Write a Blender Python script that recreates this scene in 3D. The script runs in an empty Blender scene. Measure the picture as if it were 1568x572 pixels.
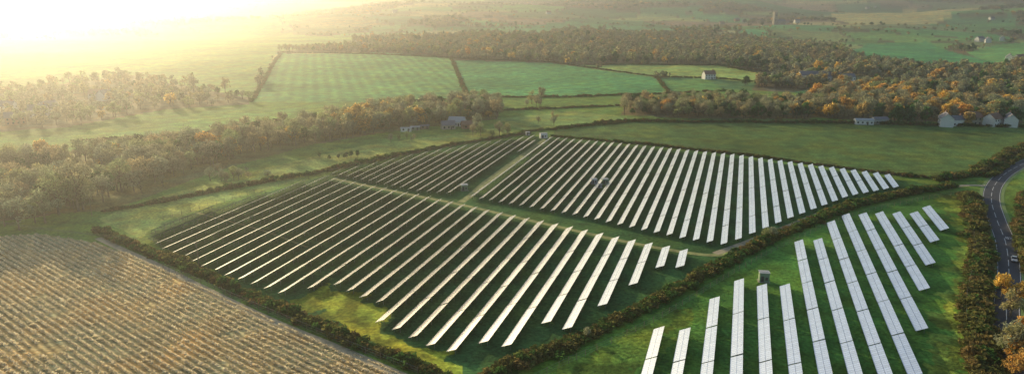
import bpy, bmesh, math, random
import numpy as np
from mathutils import Vector
random.seed(7); rng=np.random.default_rng(7)
sc=bpy.context.scene
# ------------------------------------------------------------------ survey
H=90.0; F=1079.0; TH=math.atan(300/1079.0)
ct,st=math.cos(TH),math.sin(TH)
_tab=rng.random((256,256))
def vnoise(x,y):
    x=np.asarray(x,float); y=np.asarray(y,float)
    xi=np.floor(x).astype(int); yi=np.floor(y).astype(int)
    fx=x-xi; fy=y-yi; fx=fx*fx*(3-2*fx); fy=fy*fy*(3-2*fy)
    a=_tab[xi&255,yi&255]; b=_tab[(xi+1)&255,yi&255]
    c=_tab[xi&255,(yi+1)&255]; d=_tab[(xi+1)&255,(yi+1)&255]
    return ((a*(1-fx)+b*fx)*(1-fy)+(c*(1-fx)+d*fx)*fy)*2-1
def sstep(a,b,x):
    t=np.clip((x-a)/(b-a),0,1); return t*t*(3-2*t)
def hgt(x,y):
    x=np.asarray(x,float); y=np.asarray(y,float)
    r=np.hypot(x,y)
    h=sstep(680,1500,r)*(11*vnoise(x/420+3,y/420)+5*vnoise(x/170,y/170+9))
    h=h+sstep(1500,3600,r)*(34+52*vnoise(x/900+7.3,y/700+2.1)+20*vnoise(x/330,y/330))
    h=h+sstep(3500,8000,r)*(120+100*vnoise(x/1700+1.3,y/1500))
    return h
def P(u,v):
    """ground position of a surveyed point (aerial survey bearing/depression -> terrain)"""
    dx=(u-784)/F; dz=-(v-286)/F
    d=np.array([dx, ct+dz*st, -st+dz*ct])
    if d[2]<-1e-4:
        tf=H/-d[2]
    else: tf=12000
    ts=np.geomspace(60,max(61,min(tf,12000)),500)
    z=H+d[2]*ts; hh=hgt(d[0]*ts,d[1]*ts)
    below=np.nonzero(z<=hh)[0]
    t=ts[below[0]] if len(below) else ts[-1]
    if len(below) and below[0]>0:
        a,b=ts[below[0]-1],t
        for _ in range(20):
            m=(a+b)/2
            if H+d[2]*m<=hgt(d[0]*m,d[1]*m): b=m
            else: a=m
        t=b
    x,y=d[0]*t,d[1]*t
    return np.array([x,y,float(hgt(x,y))])
def PL(l): return [P(*q) for q in l]
def inpoly(x,y,poly):
    r=np.zeros(x.shape,bool); n=len(poly)
    for i in range(n):
        x1,y1=poly[i][:2]; x2,y2=poly[(i+1)%n][:2]
        if y1==y2: continue
        c=((y1>y)!=(y2>y))&(x<(x2-x1)*(y-y1)/(y2-y1)+x1)
        r^=c
    return r
# ------------------------------------------------------------------ materials
def newmat(name):
    m=bpy.data.materials.new(name); m.use_nodes=True
    nt=m.node_tree; return m,nt,nt.nodes['Principled BSDF'],nt.nodes,nt.links
def math_n(nt,op,a,b=None,c=None):
    n=nt.nodes.new('ShaderNodeMath'); n.operation=op
    for i,v in enumerate((a,b,c)):
        if v is None: continue
        if isinstance(v,(int,float)): n.inputs[i].default_value=v
        else: nt.links.new(v,n.inputs[i])
    return n.outputs[0]
def simple(name,col,rough=.8,metal=0,var=.25,scale=1.5):
    m,nt,b,N,L=newmat(name)
    g=N.new('ShaderNodeNewGeometry'); no=N.new('ShaderNodeTexNoise'); no.inputs['Scale'].default_value=scale
    no.inputs['Detail'].default_value=3
    L.new(g.outputs['Position'],no.inputs['Vector'])
    mr=N.new('ShaderNodeMapRange'); mr.inputs['From Min'].default_value=.25; mr.inputs['From Max'].default_value=.75
    mr.inputs['To Min'].default_value=1-var; mr.inputs['To Max'].default_value=1+var
    L.new(no.outputs['Fac'],mr.inputs['Value'])
    vm=N.new('ShaderNodeVectorMath'); vm.operation='SCALE'; vm.inputs[0].default_value=col
    L.new(mr.outputs[0],vm.inputs['Scale']); L.new(vm.outputs[0],b.inputs['Base Color'])
    b.inputs['Roughness'].default_value=rough; b.inputs['Metallic'].default_value=metal
    return m
def foliage(name,cols,transl=.3):
    m,nt,b,N,L=newmat(name)
    oi=N.new('ShaderNodeObjectInfo'); cr=N.new('ShaderNodeValToRGB')
    el=cr.color_ramp.elements
    el[0].color=(*cols[0],1); el[1].color=(*cols[-1],1)
    for i,c in enumerate(cols[1:-1]):
        e=el.new((i+1)/(len(cols)-1)); e.color=(*c,1)
    L.new(oi.outputs['Random'],cr.inputs['Fac'])
    g=N.new('ShaderNodeNewGeometry')
    mr=N.new('ShaderNodeMapRange'); mr.inputs['To Min'].default_value=.5; mr.inputs['To Max'].default_value=1.5
    L.new(g.outputs['Random Per Island'],mr.inputs['Value'])
    vm=N.new('ShaderNodeVectorMath'); vm.operation='SCALE'
    L.new(cr.outputs[0],vm.inputs[0]); L.new(mr.outputs[0],vm.inputs['Scale'])
    df=N.new('ShaderNodeBsdfDiffuse'); L.new(vm.outputs[0],df.inputs['Color']); N.remove(b)
    tr=N.new('ShaderNodeBsdfTranslucent'); L.new(vm.outputs[0],tr.inputs['Color'])
    mx=N.new('ShaderNodeMixShader'); mx.inputs[0].default_value=transl
    L.new(df.outputs[0],mx.inputs[1]); L.new(tr.outputs[0],mx.inputs[2])
    L.new(mx.outputs[0],nt.nodes['Material Output'].inputs['Surface'])
    return m
M_bark=simple('bark',(.20,.16,.11),.9)
M_twig=foliage('winter_twigs',[(.33,.33,.21),(.46,.40,.25),(.30,.38,.17),(.40,.41,.27),(.28,.33,.23),(.50,.40,.22),(.36,.42,.18)],.5)
M_autumn=foliage('autumn_leaves',[(.70,.42,.12),(.60,.42,.15),(.82,.58,.14),(.56,.42,.18)],.5)
M_ever=foliage('evergreen_leaves',[(.07,.17,.06),(.11,.23,.07),(.08,.15,.08)],.35)
M_hedge=foliage('hedge_leaves',[(.21,.18,.07),(.17,.20,.06),(.28,.20,.08),(.12,.18,.05)],.4)
M_hedgeg=foliage('green_hedge_leaves',[(.08,.16,.045),(.10,.21,.055),(.13,.18,.05)],.35)
M_stub=foliage('straw_crop',[(.90,.80,.58),(.84,.74,.52),(.93,.84,.64)],.5)
M_panelback=simple('panel_back',(.07,.07,.08),.6)
M_steel=simple('galvanised_steel',(.35,.36,.38),.45,.6)
M_asph=simple('asphalt',(.06,.065,.078),.8,0,.2,.8)
M_paint=simple('road_paint',(.8,.8,.78),.7)
M_track=simple('track_gravel',(.50,.43,.28),.95,0,.35,.5)
M_trackg=simple('grassy_track',(.34,.36,.13),.95,0,.5,.35)
M_white=simple('white_render',(.84,.83,.80),.8,0,.08)
M_brick=simple('brick',(.36,.20,.14),.9,0,.2)
M_stone=simple('stone',(.42,.38,.31),.9,0,.2)
M_slate=simple('slate_roof',(.20,.20,.23),.7,0,.2)
M_tile=simple('tile_roof',(.30,.17,.12),.8,0,.2)
M_blue=simple('blue_sheet_roof',(.16,.42,.60),.5,0,.1)
M_glass=simple('window_glass',(.03,.04,.05),.15,0,.1)
M_green=simple('green_cabin_paint',(.24,.34,.22),.6,0,.1)
M_grey=simple('grey_paint',(.46,.48,.48),.6,0,.1)
M_wood=simple('weathered_wood',(.26,.20,.14),.9,0,.2)
M_door=simple('door_paint',(.10,.08,.07),.6)
M_tyre=simple('tyre_rubber',(.02,.02,.02),.9)
# panel glass; near-white metallic base stands in for the bright sky reflection
M_panel,nt,b,N,L=newmat('solar_panel_glass')
uv=N.new('ShaderNodeUVMap'); uv.uv_map='UVMap'; sp=N.new('ShaderNodeSeparateXYZ'); L.new(uv.outputs[0],sp.inputs[0])
fu=math_n(nt,'FRACT',sp.outputs[0]); fv=math_n(nt,'FRACT',math_n(nt,'DIVIDE',sp.outputs[1],1.65))
lu=math_n(nt,'LESS_THAN',fu,.09); lv=math_n(nt,'LESS_THAN',fv,.08)
ln=math_n(nt,'MAXIMUM',lu,lv)
wn=N.new('ShaderNodeTexWhiteNoise'); wn.noise_dimensions='2D'
cb=N.new('ShaderNodeCombineXYZ'); L.new(math_n(nt,'FLOOR',sp.outputs[0]),cb.inputs[0]); L.new(math_n(nt,'FLOOR',math_n(nt,'DIVIDE',sp.outputs[1],1.65)),cb.inputs[1])
L.new(cb.outputs[0],wn.inputs['Vector'])
mx=N.new('ShaderNodeMix'); mx.data_type='RGBA'; mx.inputs['A'].default_value=(.93,.96,1,1); mx.inputs['B'].default_value=(.36,.42,.54,1)
L.new(ln,mx.inputs['Factor'])
vm=N.new('ShaderNodeVectorMath'); vm.operation='SCALE'
L.new(mx.outputs['Result'],vm.inputs[0]); L.new(math_n(nt,'ADD',math_n(nt,'MULTIPLY',wn.outputs['Value'],.10),.9),vm.inputs['Scale'])
L.new(vm.outputs[0],b.inputs['Base Color']); b.inputs['Metallic'].default_value=.9; b.inputs['Roughness'].default_value=.22
# ------------------------------------------------------------------ mesh helpers
def obj(name,me,parent=None,loc=None,rot=None):
    o=bpy.data.objects.new(name,me); sc.collection.objects.link(o)
    if parent: o.parent=parent
    if loc is not None: o.location=loc
    if rot is not None: o.rotation_euler=(0,0,rot)
    return o
def mesh(name,v,f,mats,mi=None,smooth=False):
    me=bpy.data.meshes.new(name); me.from_pydata([tuple(map(float,q)) for q in v],[],[tuple(q) for q in f])
    for m in mats: me.materials.append(m)
    if mi is not None: me.polygons.foreach_set('material_index',np.array(mi,dtype=np.int32))
    if smooth: me.shade_smooth()
    me.update(); return me
class MB:
    def __init__(s): s.v=[];s.f=[];s.m=[]
    def box(s,c,d,m=0,rz=0):
        b0=len(s.v); cx,cy,cz=c; a,bb,h=d[0]/2,d[1]/2,d[2]/2; co,si=math.cos(rz),math.sin(rz)
        for z in(-h,h):
            for x,y in((-a,-bb),(a,-bb),(a,bb),(-a,bb)):
                s.v.append((cx+x*co-y*si,cy+x*si+y*co,cz+z))
        for q in((3,2,1,0),(4,5,6,7),(0,1,5,4),(1,2,6,5),(2,3,7,6),(3,0,4,7)):
            s.f.append([b0+i for i in q]); s.m.append(m)
    def tube(s,a,b,ra,rb,m=0,n=6):
        a=Vector(a); b=Vector(b); d=(b-a).normalized(); up=Vector((0,0,1)) if abs(d.z)<.9 else Vector((1,0,0))
        x=d.cross(up).normalized(); y=d.cross(x); b0=len(s.v)
        for p,r in((a,ra),(b,rb)):
            for i in range(n):
                t=2*math.pi*i/n; s.v.append(tuple(p+x*r*math.cos(t)+y*r*math.sin(t)))
        for i in range(n):
            j=(i+1)%n; s.f.append([b0+i,b0+j,b0+n+j,b0+n+i]); s.m.append(m)
        s.f.append([b0+n+i for i in range(n)]); s.m.append(m)
        s.f.append([b0+i for i in range(n)][::-1]); s.m.append(m)
    def poly(s,pts,m=0):
        b0=len(s.v); s.v+= [tuple(p) for p in pts]; s.f.append(list(range(b0,b0+len(pts)))); s.m.append(m)
    def me(s,name,mats,smooth=False): return mesh(name,s.v,s.f,mats,s.m,smooth)
# ------------------------------------------------------------------ vegetation prototypes
def leafcloud(mb,centres,rad,n,size,aspect,m,flat=1.0):
    for (c,r) in zip(centres,rad):
        for _ in range(n):
            d=rng.normal(size=3); d/=np.linalg.norm(d)+1e-9
            p=np.array(c)+d*r*rng.random()**.45*np.array([1,1,.8])
            a=rng.normal(size=3); a/=np.linalg.norm(a); bb=np.cross(a,rng.normal(size=3)); bb/=np.linalg.norm(bb)+1e-9
            s1=size*rng.uniform(.6,1.4)/2; s2=s1*aspect
            mb.poly([p-a*s1-bb*s2,p+a*s1-bb*s2,p+a*s1+bb*s2,p-a*s1+bb*s2],m)
def tree(name,mat,h,rad,nl,n,size,aspect,conifer=False):
    mb=MB(); base=h*.22
    mb.tube((0,0,-.3),(0,0,base),.35,.26,0); 
    top=Vector((rng.normal()*.3,rng.normal()*.3,h*.7)); mb.tube((0,0,base),top,.26,.1,0)
    cs=[];rs=[]
    if conifer:
        for k in range(14):
            z=h*(.15+.8*k/13); r=rad*(1-k/14.5)
            for j in range(3):
                t=rng.random()*6.28; cs.append((math.cos(t)*r*.55,math.sin(t)*r*.55,z)); rs.append(r*.55+.2)
    else:
        for k in range(nl):
            t=k*2.4+rng.random(); zz=rng.uniform(-.55,1); rr=rad*math.sqrt(max(.1,1-zz*zz))*rng.uniform(.35,.85)
            c=(math.cos(t)*rr,math.sin(t)*rr,h*.55+zz*h*.36)
            s=Vector((0,0,base+rng.random()*h*.3)); e=Vector(c)
            mb.tube(s,s.lerp(e,.9),.13,.04,0,4)
            cs.append(c); rs.append(rad*rng.uniform(.28,.48))
    leafcloud(mb,cs,rs,n,size,aspect,1)
    return bpy.data.objects.new(name,mb.me(name,[M_bark,mat]))
def coll(name,objs):
    c=bpy.data.collections.new(name)
    for o in objs: c.objects.link(o)
    return c
C_tree=coll('tree_prototypes',
  [tree('a%d_bare_tree'%i,M_twig,rng.uniform(9,12),rng.uniform(3.6,5),18,52,.7,.24) for i in range(5)]+
  [tree('b%d_autumn_tree'%i,M_autumn,rng.uniform(8,11),rng.uniform(3.4,4.6),16,50,.55,.7) for i in range(3)]+
  [tree('c%d_evergreen_tree'%i,M_ever,rng.uniform(8,11),rng.uniform(3,4.2),15,52,.6,.7) for i in range(2)]+
  [tree('d%d_conifer'%i,M_ever,12,2.8,0,12,.85,.5,True) for i in range(1)])
C_far=coll('distant_tree_prototypes',
  [tree('a%d_far_bare_tree'%i,M_twig,rng.uniform(9,12),rng.uniform(3.8,5),13,18,1.1,.45) for i in range(5)]+
  [tree('b%d_far_autumn_tree'%i,M_autumn,rng.uniform(8,11),rng.uniform(3.4,4.6),12,18,1.1,.8) for i in range(3)]+
  [tree('c%d_far_evergreen_tree'%i,M_ever,rng.uniform(8,11),rng.uniform(3,4.2),12,20,1.1,.8) for i in range(2)]+
  [tree('d%d_far_conifer'%i,M_ever,12,2.8,0,5,1.4,.6,True) for i in range(1)])
def bush(name,mat,n=150,s=.38):
    mb=MB(); cs=[(rng.uniform(-.6,.6),rng.uniform(-.6,.6),rng.uniform(.4,1.3)) for _ in range(6)]
    for c in cs: mb.tube((c[0]*.3,c[1]*.3,-.1),c,.05,.02,0,4)
    leafcloud(mb,cs,[.75]*6,n//6,s,.6,1)
    return bpy.data.objects.new(name,mb.me(name,[M_bark,mat]))
C_hedge=coll('hedge_prototypes',[bush('h%d'%i,M_hedge) for i in range(4)]+[bush('i%d'%i,M_hedgeg) for i in range(3)])
def stub(name):
    mb=MB(); leafcloud(mb,[(rng.uniform(-.7,.7),rng.uniform(-.2,.2),.14) for _ in range(6)],[.30]*6,7,.42,.5,0)
    return bpy.data.objects.new(name,mb.me(name,[M_stub]))
C_stub=coll('crop_prototypes',[stub('s%d'%i) for i in range(4)])
def instancer(name,pts,rots,scl,idx,col):
    n=len(pts)
    if n==0: return
    me=bpy.data.meshes.new(name); me.vertices.add(n); me.vertices.foreach_set('co',np.asarray(pts,np.float32).ravel())
    a=me.attributes.new('irot','FLOAT','POINT'); a.data.foreach_set('value',np.asarray(rots,np.float32))
    a=me.attributes.new('iscl','FLOAT_VECTOR','POINT'); a.data.foreach_set('vector',np.asarray(scl,np.float32).ravel())
    a=me.attributes.new('iidx','INT','POINT'); a.data.foreach_set('value',np.asarray(idx,np.int32))
    o=obj(name,me)
    ng=bpy.data.node_groups.new(name+'_scatter','GeometryNodeTree')
    ng.interface.new_socket('Geometry',in_out='INPUT',socket_type='NodeSocketGeometry')
    ng.interface.new_socket('Geometry',in_out='OUTPUT',socket_type='NodeSocketGeometry')
    N=ng.nodes; L=ng.links
    gi=N.new('NodeGroupInput'); go=N.new('NodeGroupOutput'); ip=N.new('GeometryNodeInstanceOnPoints')
    ci=N.new('GeometryNodeCollectionInfo'); ci.inputs['Collection'].default_value=col
    ci.inputs['Separate Children'].default_value=True; ci.inputs['Reset Children'].default_value=True
    def na(nm,t):
        q=N.new('GeometryNodeInputNamedAttribute'); q.data_type=t; q.inputs['Name'].default_value=nm
        return [s for s in q.outputs if s.enabled and s.name=='Attribute'][0]
    cx=N.new('ShaderNodeCombineXYZ'); L.new(na('irot','FLOAT'),cx.inputs[2])
    L.new(gi.outputs[0],ip.inputs['Points']); L.new(ci.outputs[0],ip.inputs['Instance'])
    ip.inputs['Pick Instance'].default_value=True
    L.new(na('iidx','INT'),ip.inputs['Instance Index']); L.new(cx.outputs[0],ip.inputs['Rotation'])
    L.new(na('iscl','FLOAT_VECTOR'),ip.inputs['Scale']); L.new(ip.outputs[0],go.inputs[0])
    md=o.modifiers.new('scatter','NODES'); md.node_group=ng
    return o
# ------------------------------------------------------------------ field plan
G=(.16,.31,.065)
fields=[ # polygon, colour, stripe seg, period, strength
 ([(0,330),(170,322),(330,262),(500,215),(760,180),(765,150),(700,155),(500,180),(330,215),(150,235),(0,250)],(.20,.23,.09),None,1,0),
 ([(0,362),(60,358),(150,372),(215,396),(420,488),(700,610),(700,660),(-300,660),(-300,350)],(.50,.46,.24),((270,405),(620,560)),1.9,.45),
 ([(150,335),(230,305),(400,258),(560,222),(760,196),(800,205),(640,232),(500,265),(370,300),(250,338),(215,365)],(.30,.42,.11),None,1,0),
 ([(225,362),(250,340),(500,268),(720,222),(830,208),(845,210),(1130,240),(1380,275),(1440,285),(1300,318),(1190,362),(1110,395),(1000,465),(880,525),(760,572),(700,590),(560,525),(440,470),(270,400)],(.06,.17,.05),None,1,0),  # array ground; shade between the panel rows painted in as darker green
 ([(448,460),(505,436),(560,455),(590,475),(590,500),(640,530),(700,560),(690,585),(600,545),(520,505)],(.46,.58,.07),None,1,4),  # sunlit grass patch; sun brightness painted into the yellow-green
 ([(700,640),(790,570),(890,530),(1000,475),(1120,405),(1190,370),(1300,325),(1440,298),(1490,300),(1490,400),(1480,470),(1500,640)],(.10,.27,.05),None,1,0),
 ([(1440,300),(1500,300),(1500,400),(1480,480),(1500,600),(1440,640),(1420,560),(1450,450),(1470,370)],(.27,.44,.08),None,1,4),
 ([(850,560),(960,505),(1010,478),(1060,470),(1000,560),(960,640),(820,640)],(.19,.36,.06),None,1,5),
 ([(850,200),(950,187),(1200,188),(1400,191),(1700,200),(1620,215),(1545,228),(1500,262),(1440,272),(1380,268),(1200,245),(1000,222),(845,208)],(.10,.19,.055),((845,200),(1568,200)),3.2,.35),
 ([(385,156),(430,82),(560,82),(690,90),(716,148),(600,157)],(.15,.40,.13),((430,85),(400,150)),11,.14),
 ([(696,92),(840,96),(1000,118),(1020,142),(860,148),(720,148)],(.10,.38,.13),((700,100),(1000,128)),11,.14),
 ([(1008,122),(1085,122),(1110,138),(1025,142)],(.13,.34,.10),None,1,0),
 ([(890,100),(1110,100),(1245,126),(1180,128),(1000,115)],(.32,.50,.14),None,1,0),
 ([(760,182),(880,170),(990,182),(850,197),(800,200)],(.24,.38,.11),None,1,0),
 ([(110,216),(300,182),(455,166),(440,180),(300,205),(200,222)],(.18,.38,.09),None,1,0),
 ([(0,60),(200,50),(425,78),(385,150),(200,115),(0,140)],(.19,.37,.10),None,1,0),
 ([(240,48),(420,44),(540,52),(540,72),(430,78),(300,68)],(.22,.40,.11),None,1,0),
 ([(1290,82),(1330,62),(1420,62),(1500,85),(1545,105),(1430,104),(1340,96)],(.10,.38,.15),None,1,0),
 ([(1480,75),(1600,55),(1600,90),(1540,100)],(.18,.46,.16),None,1,0),
 ([(1260,25),(1400,12),(1460,22),(1400,38),(1300,36)],(.50,.54,.24),None,1,0),
 ([(1020,182),(1230,182),(1240,186),(1030,188)],(.15,.28,.10),None,1,0),
]
woods=[ # polygon, spacing, mix(bare,autumn,ever,conifer), scale
 ([(-60,345),(60,332),(150,312),(215,292),(330,252),(420,228),(500,218),(600,200),(762,182),(765,160),(700,163),(600,170),(500,190),(400,205),(330,222),(230,232),(100,245),(-60,262)],5.8,(.80,.08,.12,0),1.05),
 ([(950,176),(1050,181),(1240,184),(1240,158),(1150,158),(1050,160),(960,160)],6,(.60,.08,.32,0),.95),
 ([(1235,180),(1330,184),(1440,187),(1530,192),(1568,190),(1560,160),(1490,140),(1400,135),(1300,134),(1240,148)],6.8,(.48,.34,.18,0),1.05),
 ([(600,80),(720,93),(850,102),(900,99),(1000,97),(1130,104),(1240,125),(1310,118),(1300,84),(1270,72),(1150,56),(1000,54),(850,56),(740,60),(620,72)],9,(.80,.05,.15,0),1.0),
 ([(1300,118),(1420,120),(1568,142),(1568,118),(1545,110),(1430,106),(1310,98)],8.5,(.68,.08,.24,0),1.0),
 ([(-60,130),(150,112),(300,112),(385,150),(380,160),(250,168),(100,195),(-60,205)],12,(.85,.05,.1,0),.9),
 ([(425,80),(560,80),(690,88),(600,72),(440,74)],9,(.9,.05,.05,0),.9),
]
groups=[(328,240,5,7,1,1.4),(558,205,4,5,1,1.5),(572,200,2,3,1,1.0),(110,322,3,4,0,1.4),(935,95,4,8,2,1.3),(1135,106,9,14,2,1.5),(1160,107,7,12,2,1.4),
 (1552,462,4,3,1,.6),(1560,482,4,3,0,.7),(1556,550,5,3,0,.7),(1566,525,3,3,1,.6),(1566,575,4,4,1,.7),(30,345,4,8,0,1.2),(1148,180,5,6,2,1.0),(1380,190,5,5,2,1.2),(1398,188,3,5,2,1.2),
 (610,215,5,10,0,.5),(540,240,6,7,2,.35),(500,245,4,6,2,.35),(345,270,9,12,0,.45),(365,275,6,8,0,.5),(220,290,4,10,0,.5),(730,205,5,7,0,.8),(1280,115,4,8,1,1.3),(1140,130,3,6,2,1.0),(760,210,3,5,0,.7),
 (1500,192,4,8,1,.9),(1270,180,5,8,1,1.3),(1310,178,5,8,1,1.1),(815,160,6,14,0,.9),(850,190,3,8,0,.6),(1180,366,2,2,0,.4),(900,515,2,2,0,.35),(1060,436,2,2,2,.3)]
fields_w=[( [tuple(p) for p in PL(f[0])],)+tuple(f[1:]) for f in fields]
woods_w=[( [tuple(p) for p in PL(w[0])],)+tuple(w[1:]) for w in woods]
ns=700
sr=np.exp(rng.uniform(math.log(760),math.log(9000),ns)); sa=np.radians(rng.uniform(-60,60,ns))
SX,SY=sr*np.sin(sa),sr*np.cos(sa)
pal=np.array([(.12,.34,.13),(.18,.39,.13),(.11,.28,.11),(.29,.40,.16),(.46,.48,.23),(.12,.38,.16),(.20,.30,.14),(.10,.27,.13),(.34,.29,.18)])
scol=pal[rng.integers(0,len(pal),ns)]*rng.uniform(.8,1.2,(ns,1))
swood=rng.random(ns)<.22
def patch(x,y):
    n=len(x); i1=np.zeros(n,int); ed=np.zeros(n)
    for s in range(0,n,20000):
        xx=x[s:s+20000]+18*vnoise(x[s:s+20000]/130,y[s:s+20000]/130); yy=y[s:s+20000]+18*vnoise(x[s:s+20000]/130+50,y[s:s+20000]/130)
        d=np.hypot(xx[:,None]-SX,yy[:,None]-SY); q=np.argpartition(d,2,axis=1)[:,:2]
        da=np.take_along_axis(d,q,1); sw=da[:,0]>da[:,1]
        a=np.where(sw,q[:,1],q[:,0]); i1[s:s+20000]=a; ed[s:s+20000]=np.abs(da[:,0]-da[:,1])
    return i1,ed
# ------------------------------------------------------------------ terrain sheet
dl=np.concatenate([np.linspace(640,12,430),np.geomspace(11.5,6.2,50)])
R=np.concatenate([[3,40,80,110],H*F/ct/dl*1.0]); R=np.append(np.unique(R),[18500,22000])
AZ=np.radians(np.concatenate([np.arange(-180,-48,4),np.arange(-48,48.01,.11),np.arange(52,180,4)]))
nr,na_=len(R),len(AZ)
X=(R[:,None]*np.sin(AZ)).ravel(); Y=(R[:,None]*np.cos(AZ)).ravel(); Z=hgt(X,Y)
colr=np.tile(np.array(G),(len(X),1)); ph=np.zeros(len(X)); ss=np.zeros(len(X))
rr=np.hypot(X,Y); far=rr>700
i1,ed=patch(X[far],Y[far]); c=scol[i1].copy(); c[swood[i1]]=(.20,.19,.12)
c[ed<np.maximum(4,rr[far]/380)]=(.15,.16,.09); colr[far]=c
for w in woods_w:
    k=inpoly(X,Y,w[0]); colr[k]=(.20,.20,.11)
for (pl,cc,seg,per,stg) in fields_w:
    if stg>=1:
        k=inpoly(X+stg*vnoise(X/5,Y/5)+stg*.5*vnoise(X/1.7,Y/1.7),Y+stg*vnoise(X/5+40,Y/5),pl); stg=0
        vv=(.45+.55*sstep(-.5,.4,vnoise(X[k]/6,Y[k]/6)+.5*vnoise(X[k]/2,Y[k]/2)))[:,None]; colr[k]=np.array(cc)*vv
    else: k=inpoly(X,Y,pl); colr[k]=cc
    if seg:
        a,b_=P(*seg[0]),P(*seg[1]); d=(b_-a)[:2]; d/=np.linalg.norm(d)
        ph[k]=(-d[1]*X[k]+d[0]*Y[k])/per; ss[k]=stg
    else: ss[k]=0
me=bpy.data.meshes.new('ground')
nv=nr*na_; me.vertices.add(nv); me.vertices.foreach_set('co',np.stack([X,Y,Z],1).astype(np.float32).ravel())
ii,jj=np.meshgrid(np.arange(nr-1),np.arange(na_),indexing='ij'); jn=(jj+1)%na_
q=np.stack([ii*na_+jj,(ii)*na_+jn,(ii+1)*na_+jn,(ii+1)*na_+jj],-1).reshape(-1,4)[:,::-1]
nf=len(q); me.loops.add(nf*4); me.loops.foreach_set('vertex_index',q.astype(np.int32).ravel())
me.polygons.add(nf); me.polygons.foreach_set('loop_start',np.arange(0,nf*4,4,dtype=np.int32))
me.update(calc_edges=True); me.validate(); me.shade_smooth()
a=me.attributes.new('fcol','FLOAT_COLOR','POINT'); a.data.foreach_set('color',np.concatenate([colr,np.ones((nv,1))],1).astype(np.float32).ravel())
a=me.attributes.new('fphase','FLOAT','POINT'); a.data.foreach_set('value',ph.astype(np.float32))
a=me.attributes.new('fstripe','FLOAT','POINT'); a.data.foreach_set('value',ss.astype(np.float32))
M_ground,nt,b,N,L=newmat('farmland')
ac=N.new('ShaderNodeAttribute'); ac.attribute_name='fcol'; ap=N.new('ShaderNodeAttribute'); ap.attribute_name='fphase'; as_=N.new('ShaderNodeAttribute'); as_.attribute_name='fstripe'
g=N.new('ShaderNodeNewGeometry')
def noise(scale,det,lo,hi):
    n=N.new('ShaderNodeTexNoise'); n.inputs['Scale'].default_value=scale; n.inputs['Detail'].default_value=det; n.inputs['Roughness'].default_value=.6
    L.new(g.outputs['Position'],n.inputs['Vector']); mr=N.new('ShaderNodeMapRange'); mr.inputs['From Min'].default_value=.3; mr.inputs['From Max'].default_value=.7
    mr.inputs['To Min'].default_value=lo; mr.inputs['To Max'].default_value=hi; L.new(n.outputs['Fac'],mr.inputs['Value']); return mr.outputs[0]
n1=noise(.012,3,.70,1.30); n2=noise(.12,5,.60,1.40); n3=noise(.9,3,.55,1.45)
sn=math_n(nt,'SINE',math_n(nt,'MULTIPLY',ap.outputs['Fac'],6.2832))
st_=math_n(nt,'ADD',math_n(nt,'MULTIPLY',sn,as_.outputs['Fac']),1.0)
tot=math_n(nt,'MULTIPLY',math_n(nt,'MULTIPLY',n1,n2),math_n(nt,'MULTIPLY',n3,st_))
vm=N.new('ShaderNodeVectorMath'); vm.operation='SCALE'; L.new(ac.outputs['Color'],vm.inputs[0]); L.new(tot,vm.inputs['Scale'])
n4=noise(.05,4,-.5,1.1)
hs=N.new('ShaderNodeMix'); hs.data_type='RGBA'; hs.blend_type='MULTIPLY'; hs.inputs['B'].default_value=(1.6,1.08,.75,1); hs.clamp_factor=True
L.new(n4,hs.inputs['Factor']); L.new(vm.outputs[0],hs.inputs['A']); L.new(hs.outputs['Result'],b.inputs['Base Color'])
b.inputs['Roughness'].default_value=.95; b.inputs['Specular IOR Level'].default_value=.1
bp=N.new('ShaderNodeBump'); bp.inputs['Strength'].default_value=.6; bp.inputs['Distance'].default_value=.25
L.new(n3,bp.inputs['Height']); L.new(bp.outputs[0],b.inputs['Normal'])
me.materials.append(M_ground); obj('ground',me)
# ------------------------------------------------------------------ scatter trees
types={0:(0,5),1:(5,8),2:(8,10),3:(10,11)}
def pick(mix,n):
    if n==0: return np.zeros(0,int)
    t=rng.choice(4,size=n,p=np.array(mix)/sum(mix)); return np.array([rng.integers(*types[int(k)]) for k in t])
def scatter(name,x,y,mix,sc_,grow=None,col=None):
    n=len(x); s=sc_*rng.uniform(.6,1.3,n)
    if grow is not None: gx=s*grow
    else: gx=s
    instancer(name,np.stack([x,y,hgt(x,y)],1),rng.uniform(0,6.28,n),np.stack([gx,gx,s*rng.uniform(.85,1.15,n)],1),pick(mix,n),col or C_tree)
    return n
cnt=0
open_w=[f[0] for f in fields_w[8:]]
for wi,(pl,sp_,mix,s_) in enumerate(woods_w):
    p=np.array(pl); x0,y0=p[:,0].min(),p[:,1].min(); x1,y1=p[:,0].max(),p[:,1].max()
    gx,gy=np.meshgrid(np.arange(x0,x1,sp_),np.arange(y0,y1,sp_)); gx=gx.ravel()+rng.uniform(-.5,.5,gx.size)*sp_; gy=gy.ravel()+rng.uniform(-.5,.5,gy.size)*sp_
    k=inpoly(gx,gy,pl)&(vnoise(gx/28,gy/28)>-.7)
    for o_ in open_w: k&=~inpoly(gx,gy,o_)
    cnt+=scatter('woodland',gx[k],gy[k],mix,s_,None,C_tree if wi<3 else C_far)
n=100000
r_=np.exp(rng.uniform(math.log(720),math.log(7000),n)); a_=np.radians(rng.uniform(-42,42,n)); fx,fy=r_*np.sin(a_),r_*np.cos(a_)
i1,ed=patch(fx,fy)
bad=np.zeros(n,bool)
for f in fields_w: bad|=inpoly(fx,fy,f[0])
for f in woods_w: bad|=inpoly(fx,fy,f[0])
kw=swood[i1]&~bad&(rng.random(n)<.5); kh=(~swood[i1])&(ed<np.maximum(4,r_/450))&~bad&(rng.random(n)<.85)
grow=np.clip(r_/1400,1,2.8)
cnt+=scatter('distant_woodland',fx[kw],fy[kw],(.74,.06,.18,.02),.95,grow[kw],C_far)
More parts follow.
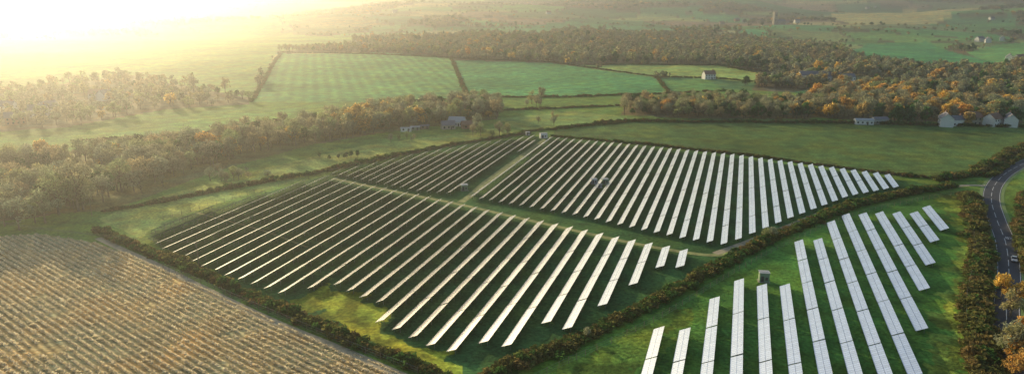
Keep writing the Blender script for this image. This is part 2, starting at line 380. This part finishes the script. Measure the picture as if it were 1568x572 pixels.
cnt+=scatter('distant_hedgerow_trees',fx[kh],fy[kh],(.68,.06,.26,0),.6,grow[kh],C_far)
for (u,v,n,sp_,t,s_) in groups:
    c_=P(u,v); x=c_[0]+rng.normal(size=n)*sp_*.6; y=c_[1]+rng.normal(size=n)*sp_*.6
    mix=[.001]*4; mix[t]=1
    scatter({0:'bare_tree_group',1:'autumn_tree_group',2:'evergreen_tree_group'}[t],x,y,mix,s_)
# ------------------------------------------------------------------ hedges
def resample(pts,step):
    out=[]
    for a,b_ in zip(pts[:-1],pts[1:]):
        a,b_=np.array(a),np.array(b_); l=np.linalg.norm((b_-a)[:2]); k=max(1,int(l/step))
        for i in range(k): out.append(a+(b_-a)*i/k)
    out.append(np.array(pts[-1])); return np.array(out)
def hedge(px,width=2.4,height=1.0,step=.8,green=.3,name='hedge'):
    p=resample(PL(px),step); n=len(p); p=p+np.c_[rng.normal(size=(n,2))*width*.22,np.zeros(n)]
    p[:,2]=hgt(p[:,0],p[:,1]); g_=.75+.35*vnoise(p[:,0]/9,p[:,1]/9)
    s=height*g_*rng.uniform(.75,1.35,n); w=width/2.4*rng.uniform(.8,1.3,n)
    idx=np.where(rng.random(n)<green,rng.integers(4,7,n),rng.integers(0,4,n))
    instancer(name,p,rng.uniform(0,6.28,n),np.stack([w,w,s],1),idx,C_hedge)
hedge([(150,352),(190,372),(270,403),(400,463),(470,494),(560,531),(640,562),(720,600)],3.8,1.35,.5,.35)
hedge([(720,600),(770,570),(830,545),(880,524),(1000,464),(1060,432),(1120,398),(1190,362),(1300,318),(1380,298),(1460,285)],4.2,1.5,.45,.4)
hedge([(160,324),(230,312),(300,299),(400,280),(500,262),(640,232),(720,218),(810,204)],3.4,1.3,.8,.4)
hedge([(845,209),(1000,223),(1130,237),(1250,252),(1380,269),(1440,274)],2.6,1.0,.9,.4)
hedge([(845,199),(950,186),(1100,187),(1300,189),(1568,195),(1640,198)],3.2,1.4,1.0,.4)
hedge([(1440,276),(1490,268),(1530,245),(1568,225)],5,1.8,.6,.2)
hedge([(1568,238),(1535,258),(1512,272)],3,1.2,.7,.2)
hedge([(1484,300),(1494,330),(1502,380),(1500,430),(1492,480),(1505,540),(1515,600)],5.5,1.6,.35,.12,'shrubs')
hedge([(1568,300),(1562,360),(1578,420)],4,1.6,.5,.1,'shrubs')
for l in [[(430,82),(385,156)],[(692,90),(716,148)],[(716,149),(860,149),(1025,143)],[(1005,118),(1025,143)],[(1025,143),(1110,139)],[(765,170),(850,166),(950,162)],[(430,80),(690,89),(840,95),(1000,117),(1110,121),(1180,128),(1245,128)],
          [(110,217),(300,207),(440,182)],[(600,158),(716,150)],[(800,202),(850,197),(990,184)],[(1245,127),(1100,100),(900,99)]]:
    hedge(l,3.5,1.1,1.5,.3)
# ------------------------------------------------------------------ crop plants in stubble field
pl=fields_w[1][0]; a=P(270,405); b_=P(620,560); d=(b_-a)[:2]; d/=np.linalg.norm(d); nrm=np.array([-d[1],d[0]])
pp=np.array(pl)[:,:2]; U=pp@d; V=pp@nrm
vs=np.arange(V.min(),V.max(),1.9); us=np.arange(U.min(),U.max(),1.25)
uu,vv=np.meshgrid(us,vs); uu=uu.ravel()+rng.uniform(-.2,.2,uu.size); vv=vv.ravel()+rng.normal(size=vv.size)*.06
xx=uu*d[0]+vv*nrm[0]; yy=uu*d[1]+vv*nrm[1]; k=inpoly(xx,yy,pl)&(np.hypot(xx,yy)<420)&(xx>-330)&(yy>95)&(vnoise(xx/6,yy/6)>-.8)
n=int(k.sum()); s=rng.uniform(.9,1.4,n)
instancer('stubble_crop_rows',np.stack([xx[k],yy[k],np.zeros(n)],1),np.full(n,math.atan2(d[1],d[0]))+rng.choice([0,math.pi],n),np.stack([s,s,s*.7],1),rng.integers(0,4,n),C_stub)
# ------------------------------------------------------------------ ribbons (tracks, road)
def smoothpts(pts,n=6):
    pts=[np.array(p) for p in pts]; pts=[2*pts[0]-pts[1]]+pts+[2*pts[-1]-pts[-2]]; out=[]
    for i in range(1,len(pts)-2):
        p0,p1,p2,p3=pts[i-1:i+3]
        for k in range(n):
            t=k/n; out.append(.5*((2*p1)+(-p0+p2)*t+(2*p0-5*p1+4*p2-p3)*t*t+(-p0+3*p1-3*p2+p3)*t**3))
    out.append(pts[-2]); return out
def ribbon(name,pts,w,z,mat,off=0,parent=None,dash=None):
    v=[];f=[]; n=len(pts); nn=[]
    for i in range(n):
        t=(pts[min(n-1,i+1)]-pts[max(0,i-1)])[:2]; t=t/np.linalg.norm(t); nn.append(np.array([-t[1],t[0]]))
    for i in range(n):
        c=pts[i][:2]+nn[i]*off
        for s_ in(-1,1):
            q_=c+nn[i]*s_*w/2; v.append((q_[0],q_[1],float(hgt(*q_))+z))
        if i and (dash is None or i%dash[0]<dash[1]): f.append((2*i-2,2*i,2*i+1,2*i-1))
    return obj(name,mesh(name,v,f,[mat]),parent)
ribbon('farm_track',smoothpts(PL([(510,273),(600,292),(700,312),(780,330),(860,348),(960,370),(1050,386),(1095,390),(1125,384)])),2.6,.02,M_trackg)
ribbon('farm_track',smoothpts(PL([(835,213),(790,245),(745,278),(722,298),(705,310)])),3.5,.03,M_trackg)
ribbon('farm_track',smoothpts(PL([(1095,388),(1150,368),(1210,345),(1270,322),(1340,306),(1410,292),(1475,284),(1510,284)])),2.8,.04,M_track)
ribbon('farm_track',smoothpts(PL([(150,364),(190,383),(240,405),(310,440),(420,492),(520,533),(620,576),(700,612)])),2.6,.05,M_track)
ribbon('farm_track',smoothpts(PL([(300,325),(400,352),(470,378)])),1.2,.02,M_trackg)
rp=PL([(1640,225),(1585,243),(1545,262),(1524,282),(1518,305),(1526,335),(1540,372),(1545,420),(1541,480),(1550,560),(1580,640)])
rs_=resample(smoothpts(rp,8),1.5)
ribbon('road_verge',list(rs_),9.6,.03,simple('verge_grass',(.20,.30,.09)))
road=ribbon('road',list(rs_),6.8,.06,M_asph)
ribbon('centre_line',list(rs_),.18,.066,M_paint,0,road,(6,4))
ribbon('edge_line',list(rs_),.16,.066,M_paint,3.1,road); ribbon('edge_line',list(rs_),.16,.066,M_paint,-3.1,road)
def roadframe(u,v):
    q_=P(u,v)[:2]; i=int(np.argmin(np.hypot(rs_[:,0]-q_[0],rs_[:,1]-q_[1]))); i=min(max(i,1),len(rs_)-2)
    t=(rs_[i+1]-rs_[i-1])[:2]; t=t/np.linalg.norm(t); return rs_[i][:2],t
c_,t=roadframe(1540,362)
mb=MB(); nn=np.array([t[1],-t[0]])
for kx,strokes in enumerate([[(0,0,1,.2),(0,.45,1,.2),(0,.9,1,.2),(0,.5,.25,.5),(.75,0,.25,.5)],[(0,0,.25,1),(0,0,1,.2)],[(0,0,.25,1),(.75,0,.25,1),(0,0,1,.15),(0,.85,1,.15)],[(0,0,.2,1),(.4,0,.2,.8),(.8,0,.2,1),(0,0,1,.15)]]):
    for si,(x,y,w,h) in enumerate(strokes):
        o0=c_+nn*(-2.7+kx*.62+x*.42)+t*(y*2.6); a1=nn*w*.42; a2=t*h*2.6; z=.07+.001*si
        mb.poly([(*(o0),z),(*(o0+a1),z),(*(o0+a1+a2),z),(*(o0+a2),z)])
obj('road_lettering',mb.me('road_lettering',[M_paint]),road)
# ------------------------------------------------------------------ vehicles
def car(u,v,col,lane=1,flip=1,name='car'):
    c_,t=roadframe(u,v); nn=np.array([t[1],-t[0]]); c_=c_+nn*1.6*lane; ang=math.atan2(t[1],t[0])+(0 if flip>0 else math.pi)
    body=simple('car_paint',col,.3,.3,.05); body.node_tree.nodes['Principled BSDF'].inputs['Coat Weight'].default_value=.6
    e=obj(name,None,None,(c_[0],c_[1],.066),ang)
    prof=[(-2.1,.35),(-2.15,.75),(-2.0,1.0),(-1.2,1.02),(.9,.98),(1.9,.82),(2.15,.62),(2.12,.35)]
    cab=[(-1.75,1.0),(-1.35,1.42),(.15,1.45),(.95,.98)]
    def ext(name,pr,w,m,w2=None):
        mb=MB(); w2=w2 or w; n=len(pr); zz=[p[1] for p in pr]; lo=min(zz);hi=max(zz)
        ws=[w+(w2-w)*(z-lo)/(hi-lo) for z in zz]
        L_=[(p[0],ww/2,p[1]) for p,ww in zip(pr,ws)]; R_=[(p[0],-ww/2,p[1]) for p,ww in zip(pr,ws)]
        mb.v=L_+R_; mb.f=[list(range(n))[::-1],list(range(n,2*n))]+[[i,(i+1)%n,n+(i+1)%n,n+i] for i in range(n)]; mb.m=[0]*len(mb.f)
        return obj(name,mb.me(name,[m]),e)
    ext('body',prof,1.78,body); ext('cabin_glass',cab,1.62,M_glass,1.3); ext('roof_panel',[(-1.3,1.4),(-1.25,1.49),(.1,1.5),(.2,1.42)],1.34,body)
    mb=MB()
    for x in(-1.35,1.35):
        for y in(-.8,.8): mb.tube((x,y-.1,.32),(x,y+.1,.32),.32,.32,0,14)
    obj('wheels',mb.me('wheels',[M_tyre]),e)
    mb=MB(); [mb.box((2.1,y,.66),(.12,.35,.14)) for y in(-.62,.62)]; obj('headlights',mb.me('headlights',[M_paint]),e)
car(1537,396,(.42,.44,.47),-1,1); car(1541,436,(.05,.055,.06),1,-1); car(1552,540,(.7,.7,.7),1,1); 
# ------------------------------------------------------------------ solar arrays
vpx=1145; dx=(vpx-784)/F; dd=np.array([dx,ct+st*300/F]); D=dd/np.linalg.norm(dd); NP=np.array([D[1],-D[0]])
def pk(k): return float(P(1145+k*300,286)[:2]@NP)
k0=.122; pitch=(pk(k0+.0766*4)-pk(k0))/4; pD=pk(k0)
zc=1.5
def solar_row(p,u0,u1,W=3.3,tilt0=26):
    if u1-u0<4: return
    mb=MB(); uvs=[]; th=.05
    n=max(1,round((u1-u0)/22.0)); seg=(u1-u0)/n
    for i in range(n):
        tilt=math.radians(tilt0+random.uniform(-1.1,1.1)); hw=W/2*math.cos(tilt); hz=W/2*math.sin(tilt)
        def pt(u,s,dz=0):
            q_=D*u+NP*(p+s*hw); return (q_[0],q_[1],zc+s*hz+dz)
        a=u0+i*seg+.25; b_=u0+(i+1)*seg-.25; dz=random.uniform(-.06,.06)
        mb.poly([pt(a,-1,dz),pt(a,1,dz),pt(b_,1,dz),pt(b_,-1,dz)],0); uvs.append([(a,0),(a,3.3),(b_,3.3),(b_,0)])
        lo=[pt(a,-1,dz-th),pt(a,1,dz-th),pt(b_,1,dz-th),pt(b_,-1,dz-th)]; up=[pt(a,-1,dz),pt(a,1,dz),pt(b_,1,dz),pt(b_,-1,dz)]
        mb.poly(lo[::-1],1)
        for j in range(4):
            jn=(j+1)%4; mb.poly([up[j],up[jn],lo[jn],lo[j]],2)
        m=max(2,int(seg/4))
        for j in range(m):
            u=a+1+(b_-a-2)*j/(m-1)
            for s_ in(-.6,.6):
                q_=pt(u,s_); mb.box((q_[0],q_[1],(q_[2]-.07)/2),(.1,.1,q_[2]-.07),2)
        for s_ in(-.6,.6):
            q1=pt(a,s_,dz-.12); q2=pt(b_,s_,dz-.12); mb.tube(q1,q2,.05,.05,2,4)
    m_=mb.me('solar_panel_row',[M_panel,M_panelback,M_steel]); ul=m_.uv_layers.new(name='UVMap')
    data=np.zeros((len(m_.loops),2),np.float32); ui=0
    for pol in m_.polygons:
        if pol.material_index==0:
            for j,l in enumerate(pol.loop_indices): data[l]=uvs[ui][j]
            ui+=1
    ul.data.foreach_set('uv',data.ravel()); obj('solar_panel_row',m_)
tops=[(1013,503),(1050,505),(1095,458),(1130,430),(1165,438),(1200,438),(1222,371),(1253,369),(1273,342),(1297,331),(1323,330),(1348,328),(1372,328),(1398,328),(1417,319)]
bots={14:(1462,357),13:(1447,375),12:(1438,410),11:(1433,450),10:(1428,512),9:(1416,582)}
for i,t_ in enumerate(tops):
    p=pD+(i-5)*pitch; u1=float(P(*t_)[:2]@D)-2
    u0=float(P(*bots[i])[:2]@D)-1 if i in bots else float(P(1200,650)[:2]@D)
    solar_row(p,u0,u1,3.2)
def block(px,phase,pt_,W,tl):
    pl=[(float(q_[:2]@NP),float(q_[:2]@D)) for q_ in PL(px)]
    lo=min(q_[0] for q_ in pl); hi=max(q_[0] for q_ in pl); i=math.ceil((lo-phase)/pt_)
    while phase+i*pt_<hi:
        p=phase+i*pt_; cr=[]
        for j in range(len(pl)):
            a,b_=pl[j],pl[(j+1)%len(pl)]
            if (a[0]>p)!=(b_[0]>p): cr.append(a[1]+(b_[1]-a[1])*(p-a[0])/(b_[0]-a[0]))
        cr.sort()
        for a,b_ in zip(cr[::2],cr[1::2]): solar_row(p,a,b_,W,tl)
        i+=1
phA=pk((1043-1145)/417.0); pA=pitch*.93; pC=pitch*.73
block([(222,366),(250,344),(370,306),(495,272),(560,286),(640,302),(700,316),(780,334),(860,350),(950,370),(1060,390),(1048,404),(1035,421),(1008,414),(965,444),(918,476),(860,515),(833,500),(815,512),(762,545),(738,531),(682,547),(578,498),(600,474),(560,463),(505,437),(440,458),(340,424),(270,398)],phA,pA,3.1,24)
block([(500,268),(560,256),(640,238),(735,222),(826,209),(815,222),(735,273),(690,300),(640,296),(560,280)],phA+1,pC,2.6,22.5)
block([(843,213),(960,224),(1130,241),(1250,257),(1364,272),(1376,290),(1300,304),(1200,342),(1112,379),(1060,372),(960,351),(880,333),(722,306),(712,300),(760,272)],pk((1108-1145)/390.0),pC,2.5,24)
# ------------------------------------------------------------------ cabins, fences, poles
def cabin(u,v,L_,W_,Hh,m,rot,name='inverter_cabin'):
    q_=P(u,v); e=obj(name,None,None,q_,rot)
    mb=MB(); mb.box((0,0,Hh/2+.15),(L_,W_,Hh)); obj('walls',mb.me('walls',[m]),e)
    mb=MB(); mb.box((0,0,.07),(L_+.6,W_+.6,.15)); obj('concrete_base',mb.me('base',[M_stone]),e)
    mb=MB(); mb.box((0,0,Hh+.22),(L_+.3,W_+.3,.14)); mb.box((0,0,Hh+.33),(L_*.5,W_*.5,.08)); obj('roof',mb.me('roof',[M_grey]),e)
    mb=MB(); mb.box((-L_*.2,-W_/2-.02,1.15),(L_*.3,.04,1.9)); mb.box((L_*.22,-W_/2-.02,1.3),(L_*.25,.04,1.0)); mb.box((L_/2+.02,0,1.15),(.04,W_*.5,1.9)); obj('doors_and_vents',mb.me('doors',[M_door]),e)
    return e
cabin(1169,430,3.0,2.4,3.0,M_green,-.15); cabin(711,291,3,2.6,2.6,M_green,.2)
cabin(909,281,2.8,2.2,2.3,M_grey,.2); cabin(926,281,3.0,2.2,2.3,M_green,.2); cabin(918,287,2,1.4,1.4,M_grey,.2,'transformer')
cabin(832,211,4.5,2.6,2.8,M_white,.3,'control_cabin'); cabin(808,207,2.4,2,2,M_grey,.3,'control_cabin')
def fence(px,h=2.0,step=3.5):
    p=resample(smoothpts(PL(px),4),step); mb=MB()
    for q_ in p: mb.tube((q_[0],q_[1],q_[2]-.1),(q_[0],q_[1],q_[2]+h),.07,.06,0,5)
    for a,b_ in zip(p[:-1],p[1:]):
        for hh in(.4,1.1,1.8): mb.tube((a[0],a[1],a[2]+hh),(b_[0],b_[1],b_[2]+hh),.018,.018,1,3)
    obj('post_and_wire_fence',mb.me('fence',[M_wood,M_steel]))
fence([(774,604),(856,563),(914,536),(1014,486),(1132,414),(1200,378),(1305,332),(1440,302),(1475,303),(1488,340),(1490,400),(1478,470),(1492,560)])
fence([(250,336),(400,293),(500,266),(640,236),(735,220),(830,206),(1000,219),(1380,272)])
fence([(250,410),(330,445),(440,492),(560,541),(640,572)])
def pole(u,v,h=9,rot=0):
    q_=P(u,v); mb=MB(); mb.tube((0,0,-.3),(0,0,h),.15,.1,0,8); mb.box((0,0,h-.5),(1.8,.12,.12),0); 
    for x in(-.75,0,.75): mb.tube((x,0,h-.44),(x,0,h-.15),.05,.04,1,6)
    obj('utility_pole',mb.me('utility_pole',[M_wood,M_grey]),None,q_,rot); return q_
q1=pole(305,408,9,1.2); q2=pole(-10,372,9,1.2); q3=pole(141,330,8,.3)
mb=MB()
for off in(-.7,0,.7):
    prev=None
    for i in range(25):
        t=i/24; x=q1*(1-t)+q2*t; z=8.8-2.2*4*t*(1-t)*.5; cur=(x[0]+off*.4,x[1]+off,z)
        if prev: mb.tube(prev,cur,.03,.03,0,3)
        prev=cur
obj('overhead_wires',mb.me('overhead_wires',[M_steel]))
# ------------------------------------------------------------------ buildings
def house(u,v,L_,W_,Hh,rot,wall,roof,name='house',chim=True,rh=None):
    q_=P(u,v); e=obj(name,None,None,q_,rot); rh=rh or W_*.42
    mb=MB(); mb.box((0,0,Hh/2-.3),(L_,W_,Hh+.6))
    for s_ in(-1,1): 
        x=s_*(L_/2-.001); tri=[(x,-W_/2,Hh),(x,W_/2,Hh),(x,0,Hh+rh)]; mb.poly(tri if s_>0 else tri[::-1])
    obj('walls',mb.me('walls',[wall]),e)
    mb=MB(); o_=.35
    for s_ in(-1,1):
        y=s_*(W_/2+o_); zl=Hh-o_*rh/(W_/2)
        a=[(-L_/2-o_,0,Hh+rh+.05),(L_/2+o_,0,Hh+rh+.05),(L_/2+o_,y,zl+.05),(-L_/2-o_,y,zl+.05)]
        bq=[(x,yy,z+.14) for x,yy,z in a]; mb.poly(a); mb.poly(bq)
        for j in range(4): mb.poly([a[j],a[(j+1)%4],bq[(j+1)%4],bq[j]])
    obj('roof',mb.me('roof',[roof]),e)
    mb=MB(); ny=max(2,int(L_/3)); fl=max(1,int(Hh/2.6))
    for f_ in range(fl):
        for i in range(ny):
            x=-L_/2+L_*(i+.5)/ny
            for s_ in(-1,1): mb.box((x,s_*(W_/2+.01),1.5+f_*2.7),(1.1,.06,1.2))
    obj('windows',mb.me('windows',[M_glass]),e)
    mb=MB(); mb.box((L_*.1+.8,-W_/2-.03,1.0),(1,.06,2.0)); mb.box((L_/2+.03,0,1.0),(.06,1,2.0)); obj('door',mb.me('door',[M_door]),e)
    if chim:
        mb=MB(); mb.box((L_*.35,0,Hh+rh+.4),(.9,.7,1.6)); mb.tube((L_*.35,0,Hh+rh+1.2),(L_*.35,0,Hh+rh+1.6),.15,.12); obj('chimney',mb.me('chimney',[M_brick]),e)
    return e
house(1247,126,30,9,7.5,-.15,M_white,M_slate,'white_farmhouse'); house(1275,127,14,8,7,-.1,M_white,M_slate,'white_farmhouse'); house(1298,127,12,7,6.5,.3,M_white,M_slate)
house(1447,193,10,8,6,1.2,M_white,M_slate,'white_house'); house(1462,192,9,6,4.5,.2,M_white,M_slate,'white_house')
house(1322,190,12,5,3,-.1,M_white,M_grey,'barn',False,1); house(1346,189,10,6,3.5,.1,M_grey,M_slate,'barn',False,1.2); 
house(1552,156,24,14,6,.1,M_blue,M_blue,'blue_barn',False,1.6)
house(686,197,9,6,3,.3,M_stone,M_slate,'farm_building',False); house(700,192,11,7,3.2,-.2,M_white,M_grey,'farm_building',False); house(716,196,8,5,3,.4,M_brick,M_tile,'farm_building'); house(622,201,7,3,2.2,.1,M_white,M_grey,'mobile_shed',False,.5); house(636,199,6,3,2.2,.1,M_green,M_grey,'mobile_shed',False,.5)
house(650,197,6,3,2.2,.4,M_wood,M_slate,'mobile_shed',False,.5)
for (u,v,r,w) in [(150,152,.2,M_white),(163,153,1.3,M_white),(60,178,.4,M_white),(12,172,.1,M_white),(25,190,.6,M_brick),(75,172,1.2,M_white),(605,20,.3,M_white),(1500,63,.3,M_white),(1512,64,1.2,M_white),(1518,31,.2,M_white),(1560,95,.4,M_white),(1545,93,1.0,M_white),(1535,60,1.0,M_white),
   (1128,33,.3,M_brick),(1140,34,.9,M_white),(1152,33,.1,M_brick),(1164,35,.5,M_stone),(1205,36,.5,M_stone),(1220,35,.2,M_white),(1105,36,.3,M_stone),(1328,14,.2,M_white),(1340,12,1,M_white),(840,22,.3,M_white),(1520,192,.5,M_white),(1545,193,1.1,M_white),(1490,190,.1,M_stone),(1085,121,.2,M_white)]:
    house(u,v,12 if v>100 else 15,8 if v>100 else 9,5.5 if v>100 else 6,r,w,random.choice([M_slate,M_slate,M_tile]))
q_=P(1186,38); e=obj('church',None,None,q_,.2)
mb=MB(); mb.box((0,0,15),(9,9,32)); [mb.box((sx*3.6,sy*3.6,32),(1.8,1.8,4)) for sx in(-1,1) for sy in(-1,1)]; obj('tower',mb.me('tower',[M_stone]),e)
mb=MB(); mb.box((17,0,4),(24,10,9)); mb.poly([(5,-5,8.6),(29,-5,8.6),(29,0,14),(5,0,14)],1); mb.poly([(5,5,8.6),(29,5,8.6),(29,0,14),(5,0,14)],1); mb.poly([(29,-5,8.6),(29,5,8.6),(29,0,14)]); obj('nave',mb.me('nave',[M_stone,M_slate]),e)
mb=MB(); [mb.box((0,-4.55,z),(2.4,.1,4)) for z in(12,24)]; obj('belfry_openings',mb.me('belfry',[M_door]),e)
# ------------------------------------------------------------------ haze
mb=MB(); mb.box((0,7000,50),(34000,34000,320)); hz=obj('haze',mb.me('haze',[])); 
mh=bpy.data.materials.new('haze_air'); mh.use_nodes=True; nt=mh.node_tree; nt.nodes.remove(nt.nodes['Principled BSDF'])
vs_=nt.nodes.new('ShaderNodeVolumeScatter'); vs_.inputs['Color'].default_value=(.95,.96,1,1); vs_.inputs['Density'].default_value=.00034; vs_.inputs['Anisotropy'].default_value=.81
nt.links.new(vs_.outputs[0],nt.nodes['Material Output'].inputs['Volume']); hz.data.materials.append(mh)
# ------------------------------------------------------------------ light
az=math.radians(-36); el=math.radians(13)
sd=Vector((math.sin(az)*math.cos(el),math.cos(az)*math.cos(el),math.sin(el)))
sl=bpy.data.lights.new('sun','SUN'); sl.energy=5; sl.angle=math.radians(.5); sl.color=(1,.80,.47)
so=bpy.data.objects.new('sun',sl); sc.collection.objects.link(so); so.rotation_euler=sd.to_track_quat('Z','Y').to_euler(); so.location=(0,0,300)
w=bpy.data.worlds.new('World'); sc.world=w; w.use_nodes=True; nt=w.node_tree
sk=nt.nodes.new('ShaderNodeTexSky'); sk.sky_type='NISHITA'; sk.sun_disc=False; sk.sun_elevation=el; sk.sun_rotation=az; sk.air_density=1.2; sk.dust_density=2.0; sk.ozone_density=2
bg=nt.nodes['Background']; bg.inputs['Strength'].default_value=.15; nt.links.new(sk.outputs[0],bg.inputs['Color'])
cam=bpy.data.cameras.new('camera'); cam.sensor_width=36; cam.lens=36*F/1568; cam.clip_end=40000; cam.clip_start=.5
co=bpy.data.objects.new('camera',cam); sc.collection.objects.link(co); co.location=(0,0,H); co.rotation_euler=(math.pi/2-TH,0,0); sc.camera=co
sc.view_settings.view_transform='Standard'; sc.view_settings.look='None'; sc.view_settings.exposure=0
